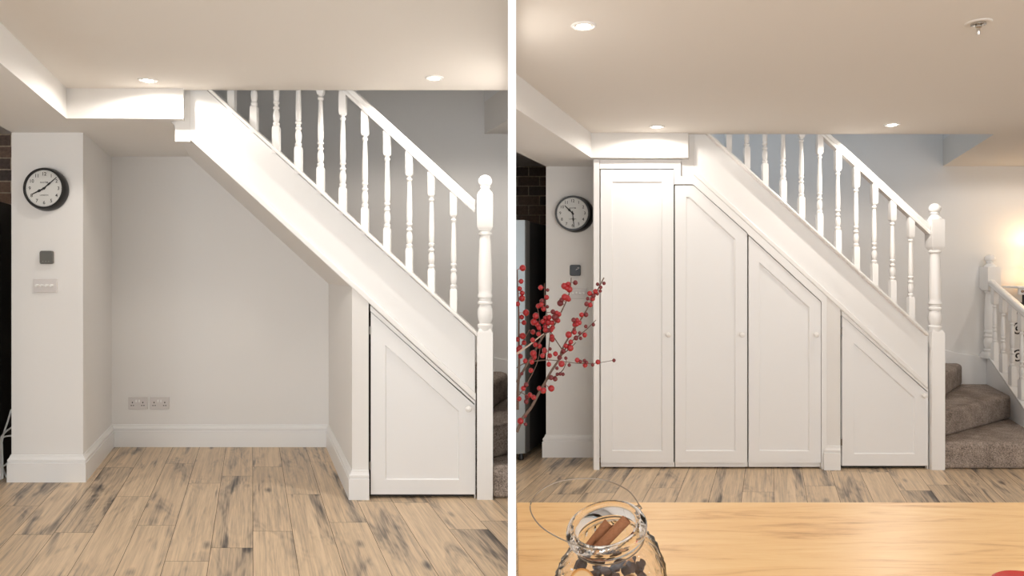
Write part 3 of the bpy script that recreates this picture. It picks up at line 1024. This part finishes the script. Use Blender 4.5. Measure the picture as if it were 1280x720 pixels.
# ------------------------------------------------------------------ hall furniture behind the small balustrade, right-hand room
def hall(r):
    zt = 0
    Yt = r.Y0 + 1.30
    x0 = (1261 - CX) / F * Yt; ztop = CZ - (357.5 - HY) / F * Yt
    t = thing('console_table', 'narrow console table with a carved white edge and black iron scroll legs behind the balustrade', 'table', (x0 + .4, Yt, r.zf))
    bm = new(); bxw(bm, x0, x0 + .9, Yt - .12, Yt + .15, ztop - .02, ztop)
    child('table_top', bm, M['cap'], t, bevel=.004)
    bm = new(); bxw(bm, x0 + .02, x0 + .88, Yt - .10, Yt - .08, ztop - .075, ztop - .02)
    ap = child('apron', bm, M['trim'], t, bevel=.004)
    mc = flat('carved_shadowy_wood', (.34, .24, .18), .6)  # brown tone of the carved bosses, darker than the white apron
    for k in range(12):
        xx = x0 + .05 + k * .07; bm = new()
        lathe(bm, (xx, Yt - .10, ztop - .045), [(.014, 0), (.010, .010), (.004, .012)], 10, axis=Vector((0, -1, 0)))
        child('carved_boss', bm, mc, ap)
    for xl in (x0 + .13, x0 + .80):
        bm = new(); tube(bm, [(xl, Yt, r.zf + .001), (xl, Yt, ztop - .02)], .011, 8)
        for zc in (ztop - .38, ztop - .62, ztop - .2):
            sp = []
            for k in range(26):
                a = k / 25 * math.pi * 3.3; rr = .012 + .05 * (1 - k / 25)
                sp.append(Vector((xl - .055 + rr * math.cos(a), Yt - .01, zc + rr * math.sin(a))))
            tube(bm, sp, .007, 6)
        child('leg', bm, M['iron'], t, smooth=True)
    lx = x0 + .31
    lp = thing('table_lamp', 'lit table lamp with a warm shade at the far right edge on the console table', 'lamp', (lx, Yt + .02, ztop))
    bm = new(); lathe(bm, (lx, Yt + .02, ztop + .0005), [(.055, 0), (.055, .012), (.018, .03), (.030, .07), (.034, .11), (.014, .16), (.010, .24)], 20); child('base', bm, M['cap'], lp, smooth=True)
    bm = new(); lathe(bm, (lx, Yt + .02, ztop + .16), [(.135, 0), (.095, .22)], 28, caps=False); child('lamp_shade', bm, M['shade'], lp, smooth=True)
    ld = bpy.data.lights.new('table_lamp_light', 'POINT'); ld.energy = 1.5; ld.color = (1, .70, .40); ld.shadow_soft_size = .04
    o = bpy.data.objects.new('table_lamp_light', ld); COL.objects.link(o); o.location = (lx, Yt + .02, ztop + .40)


hall(R)


# ------------------------------------------------------------------ dining table, jar, candle
TZ = R.zf + .75
def dining_table():
    x0, x1, y0, y1 = .0125, 2.10, .80, 1.98
    t = thing('dining_table', 'honey coloured pine dining table across the bottom of the right-hand room', 'table', ((x0 + x1) / 2, (y0 + y1) / 2, R.zf))
    bm = new(); bxw(bm, x0, x1, y0, y1, TZ - .035, TZ); child('table_top', bm, M['table'], t, bevel=.004)
    bm = new()
    bxw(bm, x0 + .10, x1 - .10, y1 - .12, y1 - .095, TZ - .14, TZ - .035); bxw(bm, x0 + .10, x1 - .10, y0 + .095, y0 + .12, TZ - .14, TZ - .035)
    child('apron', bm, M['table'], t)
    for x in (x0 + .08, x1 - .17):
        for y in (y0 + .08, y1 - .17):
            bm = new(); bxw(bm, x, x + .08, y, y + .08, R.zf + .001, TZ - .035); child('leg', bm, M['table'], t, bevel=.005)
    return t


dining_table()

JX, JY = .1680, 1.225
JH = .205
def jar_tilt(p):
    """the mouth of the jar is set at a slant: turn everything above the shoulder about the shoulder centre"""
    z = p.z
    k = min(max((z - .115) / (.165 - .115), 0), 1); k = k * k * (3 - 2 * k)
    c = Vector((0, 0, .162))
    q = Matrix.Rotation(math.radians(-15) * k, 3, 'Y') @ Matrix.Rotation(math.radians(17) * k, 3, 'X')
    return c + q @ (p - c)


def jar():
    o0 = Vector((JX, JY, TZ + .0008))
    t = thing('glass_jar', 'ribbed clear glass jar of potpourri with a wire handle on the pine table', 'jar', o0)
    seg = 280; NR = 28
    outer = [(.001, 0), (.060, 0), (.074, .004), (.086, .020), (.0925, .045), (.0955, .075), (.094, .100), (.088, .122), (.077, .140), (.066, .151), (.0585, .157), (.0565, .163), (.058, .168),
             (.064, .172), (.0685, .178), (.0695, .184), (.067, .190), (.061, .194)]
    ZS = 1.085
    inner = [(a_ - .003, b_ + .0015) for a_, b_ in outer[::-1] if b_ < .172 and a_ > .05]
    inner = [(.054, .193), (.0515, .188), (.0515, .172)] + inner + [(.001, .009)]
    _old = [(.054, .193), (.0515, .188), (.0515, .160), (.060, .148), (.073, .134), (.083, .118), (.089, .098), (.0905, .075), (.087, .045), (.080, .022), (.068, .010), (.001, .009)]
    bm = new(); rings = []
    for j, (r_, h) in enumerate(outer + inner):
        ring = []
        rib = (0.0024 if j < len(outer) else .0014) if (.004 <= h <= .154 and r_ > .058) else 0.0
        for i in range(seg):
            a = 2 * math.pi * i / seg
            tw = h * 5.0
            rr = r_ + rib * math.cos(NR * (a + tw)) * (1 if r_ > .07 else .6)
            ring.append(o0 + jar_tilt(Vector((rr * math.cos(a), rr * math.sin(a), h * ZS))))
        rings.append(ring)
    loft(bm, rings)
    child('glass_body', bm, M['glass'], t, smooth=True)
    # wire collar and folded-down handle
    bm = new()
    tube(bm, [o0 + jar_tilt(Vector((.0600 * math.cos(2 * math.pi * k / 48), 0.0600 * math.sin(2 * math.pi * k / 48), .177))) for k in range(49)], .0011, 6)
    child('wire_collar', bm, M['wire'], t, smooth=True)
    A = at(727, 684, 1.172); B = at(799, 631, 1.262)
    P = [A, at(700, 673, 1.19), at(677, 659, 1.215), at(664.5, 642, 1.24), at(664.0, 628, 1.27), at(676, 613, 1.295), at(700, 601.5, 1.315), at(735, 598, 1.32), at(762, 602, 1.31), at(786, 614, 1.285), B]
    bm = new(); tube(bm, smooth_path(P, 6), .00115, 8)
    h = child('wire_handle', bm, M['wire'], t, smooth=True)
    for q in (A, B):
        bm = new()
        c_ = o0 + Vector((0, 0, .163)); d = (c_ - q).normalized()
        tube(bm, [q + Vector((0, 0, -.006)) + Vector((.004 * math.cos(k * .9), .001 * k - .004, .004 * math.sin(k * .9))) for k in range(12)], .0011, 6)
        child('wire_hook', bm, M['wire'], h, smooth=True)
    # contents
    rnd = random.Random(3)
    def blob(c, r_, m, nm, lab, cat, grp, sq=(1, 1, 1), rough=.18):
        bm = new(); bmesh.ops.create_icosphere(bm, subdivisions=2, radius=r_)
        rot = Matrix.Rotation(rnd.uniform(0, 6.3), 3, Vector((rnd.uniform(-1, 1), rnd.uniform(-1, 1), rnd.uniform(-1, 1))).normalized())
        for v in bm.verts:
            n_ = 1 + rnd.uniform(-rough, rough)
            v.co = Vector(c) + rot @ Vector((v.co.x * sq[0] * n_, v.co.y * sq[1] * n_, v.co.z * sq[2] * n_))
        return tag(link(nm, bm, m, smooth=True), lab, cat, grp)
    pts = []
    tries = 0
    while len(pts) < 92 and tries < 8000:
        tries += 1
        z = rnd.uniform(.022, .152); rm = .074 if z < .11 else (.062 if z < .135 else .046)
        a = rnd.uniform(0, 6.283); rr = rm * math.sqrt(rnd.random())
        p = Vector((rr * math.cos(a), rr * math.sin(a), z))
        if all((p - q).length > .0185 for q in pts): pts.append(p)
    for i, p in enumerate(pts):
        am = (p.x > .030 and rnd.random() < .55)
        if am:
            blob(o0 + p, .012, M['amber'], 'dried_fruit_piece', 'amber dried fruit piece inside the ribbed glass jar', 'dried fruit', 'amber pieces in the jar', (1, .9, .45))
        else:
            blob(o0 + p, rnd.uniform(.0085, .0115), M['pod'], 'dried_pod', 'dark brown dried pod inside the ribbed glass jar', 'dried pod', 'dark pods in the jar', (1, 1, .8), .22)
    # orange slice against the front of the glass
    c = o0 + Vector((-.030, -.074, .112)); c = at(728, 728, JY - .062)
    ax = Vector((.15, -.93, .45)).normalized()
    bm = new(); lathe(bm, c, [(.0195, -.0025), (.0215, 0), (.0195, .0025)], 28, axis=ax)
    s_ = thing('orange_slice', 'dried orange slice leaning against the front of the jar, at the bottom edge', 'dried fruit', c)
    child('rind', bm, M['amber'], s_, smooth=True)
    bm = new(); lathe(bm, c, [(.0178, .0026), (.0168, .0032), (.001, .0032)], 28, axis=ax); fl = child('flesh', bm, M['pith'], s_)
    # cinnamon: rolled quills
    def quill(a, b_, rad, lab, turns=1.25):
        a, b_ = Vector(a), Vector(b_); d = (b_ - a).normalized()
        e = d.cross(Vector((0, 1, 0))).normalized(); g = d.cross(e)
        bm = new(); n = 26
        def sect(p, th):
            o_, i_ = [], []
            for k in range(n + 1):
                an = 2 * math.pi * turns * k / n; rr = rad * (1 - .45 * k / n)
                o_.append(p + e * rr * math.cos(an) + g * rr * math.sin(an)); rr -= th
                i_.append(p + e * rr * math.cos(an) + g * rr * math.sin(an))
            return o_ + i_[::-1]
        loft(bm, [sect(a + (b_ - a) * k, .0016) for k in (0, .25, .5, .75, 1)])
        return tag(link('cinnamon_stick', bm, M['cinnamon'], smooth=True), lab, 'cinnamon stick', 'cinnamon sticks in the jar')
    quill(at(746, 688, 1.215), at(784, 649, 1.212), .0095, 'rolled cinnamon stick with its open end up at the right of the jar mouth')
    quill(at(738, 686, 1.235), at(763, 654, 1.235), .012, 'broken cinnamon curl behind the rolled stick in the jar mouth', .55)
    quill(at(734, 684, 1.215), at(751, 662, 1.245), .006, 'narrow dark cinnamon stick at the left of the jar mouth')


jar()

# red candle at the lower right
cy = 1.352; cx = (1290 - CX) / F * cy
t = thing('pillar_candle', 'squat red candle at the lower right corner of the pine table', 'candle', (cx, cy, TZ))
bm = new(); lathe(bm, (cx, cy, TZ + .0006), [(.060, 0), (.066, .006), (.067, .034), (.064, .042), (.058, .046), (.050, .044), (.001, .040)], 36); child('wax', bm, M['redwax'], t, smooth=True)
bm = new(); lathe(bm, (cx, cy, TZ + .039), [(.0015, 0), (.0012, .014)], 8); child('wick', bm, M['wick'], t)


# ------------------------------------------------------------------ winterberry twigs, their cut ends against the partition
def A1(x, y): return (640 + x / 6, 320 + y / 6)
def A2(x, y): return (640 + x / 4.236, 430 + y / 4.236)
YB = 1.46
twigs = {
    'long': dict(label='longest winterberry twig, reaching up to the right across the first cupboard', main=[(646.0, 540), (654, 522), (663.6, 510), (673, 492.6), (682.5, 476), (689.6, 463), (699, 449), (703, 436), (715, 415), (727, 398), (743, 370), (755, 347)],
                 side=[[(699, 449), (711, 430), (722, 421), (735, 410), (745, 400)], [(684, 474), (695, 470), (704, 462), (708, 452)], [(700, 445), (712, 436), (720, 428)]], dy=0.0, rad=.0026),
    'upright': dict(label='winterberry twig with the upper middle berry clusters, just below the slate thermostat', main=[(645.8, 478), (655, 462), (668, 440), (678, 422), (687, 412), (693, 406), (700, 393), (709, 374), (713, 360), (714, 347)],
                 side=[[(702, 436), (694, 424), (688, 413), (684, 395), (681, 375), (680.5, 354)], [(688, 414), (686, 435), (684, 450)], [(676, 424), (675, 405), (672, 385)]], dy=.05, rad=.0020),
    'level': dict(label='winterberry twig running almost level to the right at switch-to-skirting mid height', main=[(645.8, 442.5), (652, 438), (662, 431), (672, 423), (680, 417)],
                 side=[[(645.8, 460), (656, 454), (672, 451), (688, 450), (705, 452), (720, 454), (738, 454.5), (752, 453), (767, 450.3)], [(645.8, 497), (654, 487), (664, 470), (672, 452), (675, 436)]], dy=-.05, rad=.0019, pale=True),
    'edge': dict(label='leftmost winterberry twig, rising close along the edge of the partition', main=[(647.0, 512), (647.3, 490), (648.5, 470), (649, 450), (648.5, 425), (648.5, 400), (648, 380), (647, 358), (646.6, 337)],
                 side=[[(646, 492), (650, 490), (657, 494)], [(648.5, 440), (655, 425), (662, 412)]], dy=.09, rad=.0026),
}
bl = []
for x, y, b_ in [(80,90,1),(68,190,0),(58,245,0),(77,278,0),(75,318,1),(40,360,0),(105,425,1),(73,458,0),(90,500,0),(80,600,1),(90,650,0),(60,685,0),(35,625,0),(50,710,0),(215,237,0),(267,255,-1),(260,310,0),(225,338,0),(220,365,0),(197,375,0),(237,397,0),(265,380,-1),(178,450,1),(163,495,1),(190,515,0),(203,538,0),(230,492,0),(252,465,0),(280,460,0),(272,497,1),(300,500,0),(248,530,0),(250,555,0),(270,557,0),(293,553,0),(305,537,0),(200,585,0),(157,570,0),(155,630,0),(175,665,0),(205,675,0),(243,705,0),(300,605,0),(302,628,0),(285,697,-1),
    (475,200,0),(422,210,0),(392,225,1),(410,240,0),(430,250,1),(395,308,1),(412,315,1),(372,330,0),(362,353,1),(425,325,0),(307,418,0),(335,428,0),(352,437,0),(322,460,1),(330,478,0),(345,485,0),
    (690,205,-1),(642,212,-1),(665,235,-1),(661,263,-1),(625,265,0),(640,283,-1),(582,280,0),(610,298,0),(567,320,-1),(605,320,0),(560,360,0),(587,367,0),(522,440,0),(555,440,0),(463,480,0),(488,482,0),(470,515,0),(487,510,0),(505,500,0),(610,515,-1),(553,528,-1),(467,550,-1),(468,572,0),(425,590,1),(508,577,-1),(545,593,0),(480,615,0),(515,617,-1),(440,645,0),(437,690,1),(385,715,0)]:
    bl.append((*A1(x, y), b_))
for x, y, b_ in [(307,20,1),(285,10,0),(270,40,0),(230,52,0),(252,72,0),(285,75,-1),(162,62,0),(172,38,0),(200,62,0),(113,50,1),(118,70,0),(45,65,0),(105,95,0),(70,90,0),(195,108,0),(262,105,1),(238,128,-1),(303,112,-1),(345,85,0),(362,93,-1),(383,88,-1),(395,98,-1),(387,112,0),(427,110,-1),(455,95,0),(540,87,-1),(100,140,0),(52,157,-1),(207,178,0),(228,185,0),(240,160,-1),(255,158,-1),(270,160,-1),(75,215,0),(60,235,0),(95,270,0),(80,280,0),(115,283,0),(75,305,0),(145,235,0),(165,245,1),(208,235,1),(38,290,0),(70,380,-1),(45,408,1),(72,425,-1),(35,25,0)]:
    bl.append((*A2(x, y), b_))


def seg_dist(p, a, b_):
    ax, ay = b_[0] - a[0], b_[1] - a[1]; l2 = ax * ax + ay * ay or 1e-9
    t_ = max(0, min(1, ((p[0] - a[0]) * ax + (p[1] - a[1]) * ay) / l2))
    q = (a[0] + ax * t_, a[1] + ay * t_)
    return math.hypot(p[0] - q[0], p[1] - q[1]), q


rnd = random.Random(11)
best = {}
for i, (x, y, b_) in enumerate(bl):
    o_ = []
    for k, tw in twigs.items():
        for path in [tw['main']] + tw['side']:
            for a, c in zip(path, path[1:]):
                d, q = seg_dist((x, y), a, c); o_.append((d, k, q))
    best.setdefault(min(o_)[1], []).append((x, y, b_, min(o_)[2]))
for k, tw in twigs.items():
    Yk = YB + tw['dy']
    m0 = tw['main'][0]
    base = at(m0[0], m0[1], Yk)
    t = thing('winterberry_twig', tw['label'], 'berry twig', base, 'red winterberry twigs')
    def P3(path, amp=.012, ph=0.0):
        return [at(x, y, Yk + amp * math.sin(i * 1.1 + ph)) for i, (x, y) in enumerate(path)]
    bm = new(); tube(bm, smooth_path(P3(tw['main'], 0), 3), tw['rad'] * 1.3, 7, tw['rad'] * .45)
    st_ = child('stem', bm, M['barkpale'] if tw.get('pale') else M['bark'], t, smooth=True)
    for path in tw['side']:
        bm = new(); tube(bm, smooth_path(P3(path, 0), 3), tw['rad'] * .62, 6, tw['rad'] * .30)
        child('side_shoot', bm, M['bark'], st_, smooth=True)
    for x, y, b_, q in best.get(k, []):
        rr = {1: 4.2, 0: 3.15, -1: 2.3}[b_] / F * Yk
        yy = Yk - rr * rnd.uniform(-.4, 1.2)
        x = max(x, 640 + (HALF + rr + .0005) / yy * F)
        c = at(x, y, yy)
        bm = new(); lathe(bm, (c.x, c.y, c.z), [(.001, -rr), (rr * .5, -rr * .87), (rr * .87, -rr * .5), (rr, 0), (rr * .87, rr * .5), (rr * .5, rr * .87), (.001, rr)], 12)
        tube(bm, [c, at(q[0], q[1], Yk)], .0006, 5)
        child('berry', bm, M['berrydark'] if (b_ < 0 or rnd.random() < .15) else M['berry'], t, smooth=True)

# ------------------------------------------------------------------ lights
def area(name, loc, target, sx, sy, e, col):
    ld = bpy.data.lights.new(name, 'AREA'); ld.shape = 'RECTANGLE'; ld.size = sx; ld.size_y = sy; ld.energy = e; ld.color = col
    o = bpy.data.objects.new(name, ld); COL.objects.link(o); o.location = loc
    o.rotation_euler = (Vector(target) - Vector(loc)).to_track_quat('-Z', 'Y').to_euler()
    return o


# daylight from the upstairs windows down the right-hand stairwell
area('upstairs_window_light', R.T(-.6, -2.6, 3.9), R.T(.0, R.WB, 2.2), 1.2, .9, 14, (.62, .80, 1.0))
area('upstairs_side_window_light', R.T(-3.1, .7, 3.8), R.T(-.5, R.WB, 2.5), 0.9, .9, 2.2, (.30, .66, 1.0))
# landing posts upstairs that streak the daylight
for i in range(5):
    bm = new(); u = -.62 + i * .24; box(bm, R, u, u + .05, -.30, -.25, CH + .2405, CH + 1.14, True)
    tag(link('landing_post', bm, M['cap']), 'white landing post above the stairwell', 'post', 'landing posts above the stairwell')

w = bpy.data.worlds.new('World'); sc.world = w; w.use_nodes = True
bg = w.node_tree.nodes['Background']; bg.inputs[0].default_value = (.925, .965, 1.0, 1); bg.inputs[1].default_value = 1.74

# ------------------------------------------------------------------ camera
cd = bpy.data.cameras.new('camera'); cd.sensor_fit = 'HORIZONTAL'; cd.sensor_width = 36; cd.lens = 36 * F / 1280
cd.shift_y = (HY - 360) / 1280.0
cd.clip_start = .05
co = bpy.data.objects.new('camera', cd); COL.objects.link(co)
co.location = (0, 0, CZ); co.rotation_euler = (math.pi / 2, 0, 0)
sc.camera = co

vs = sc.view_settings
vs.view_transform = 'Standard'; vs.look = 'None'; vs.gamma = 1; vs.use_curve_mapping = False; vs.exposure = 0.5
sc.cycles.use_denoising = True
sc.cycles.max_bounces = 10; sc.cycles.diffuse_bounces = 5; sc.cycles.transmission_bounces = 10; sc.cycles.transparent_max_bounces = 10
sc.cycles.sample_clamp_indirect = 6
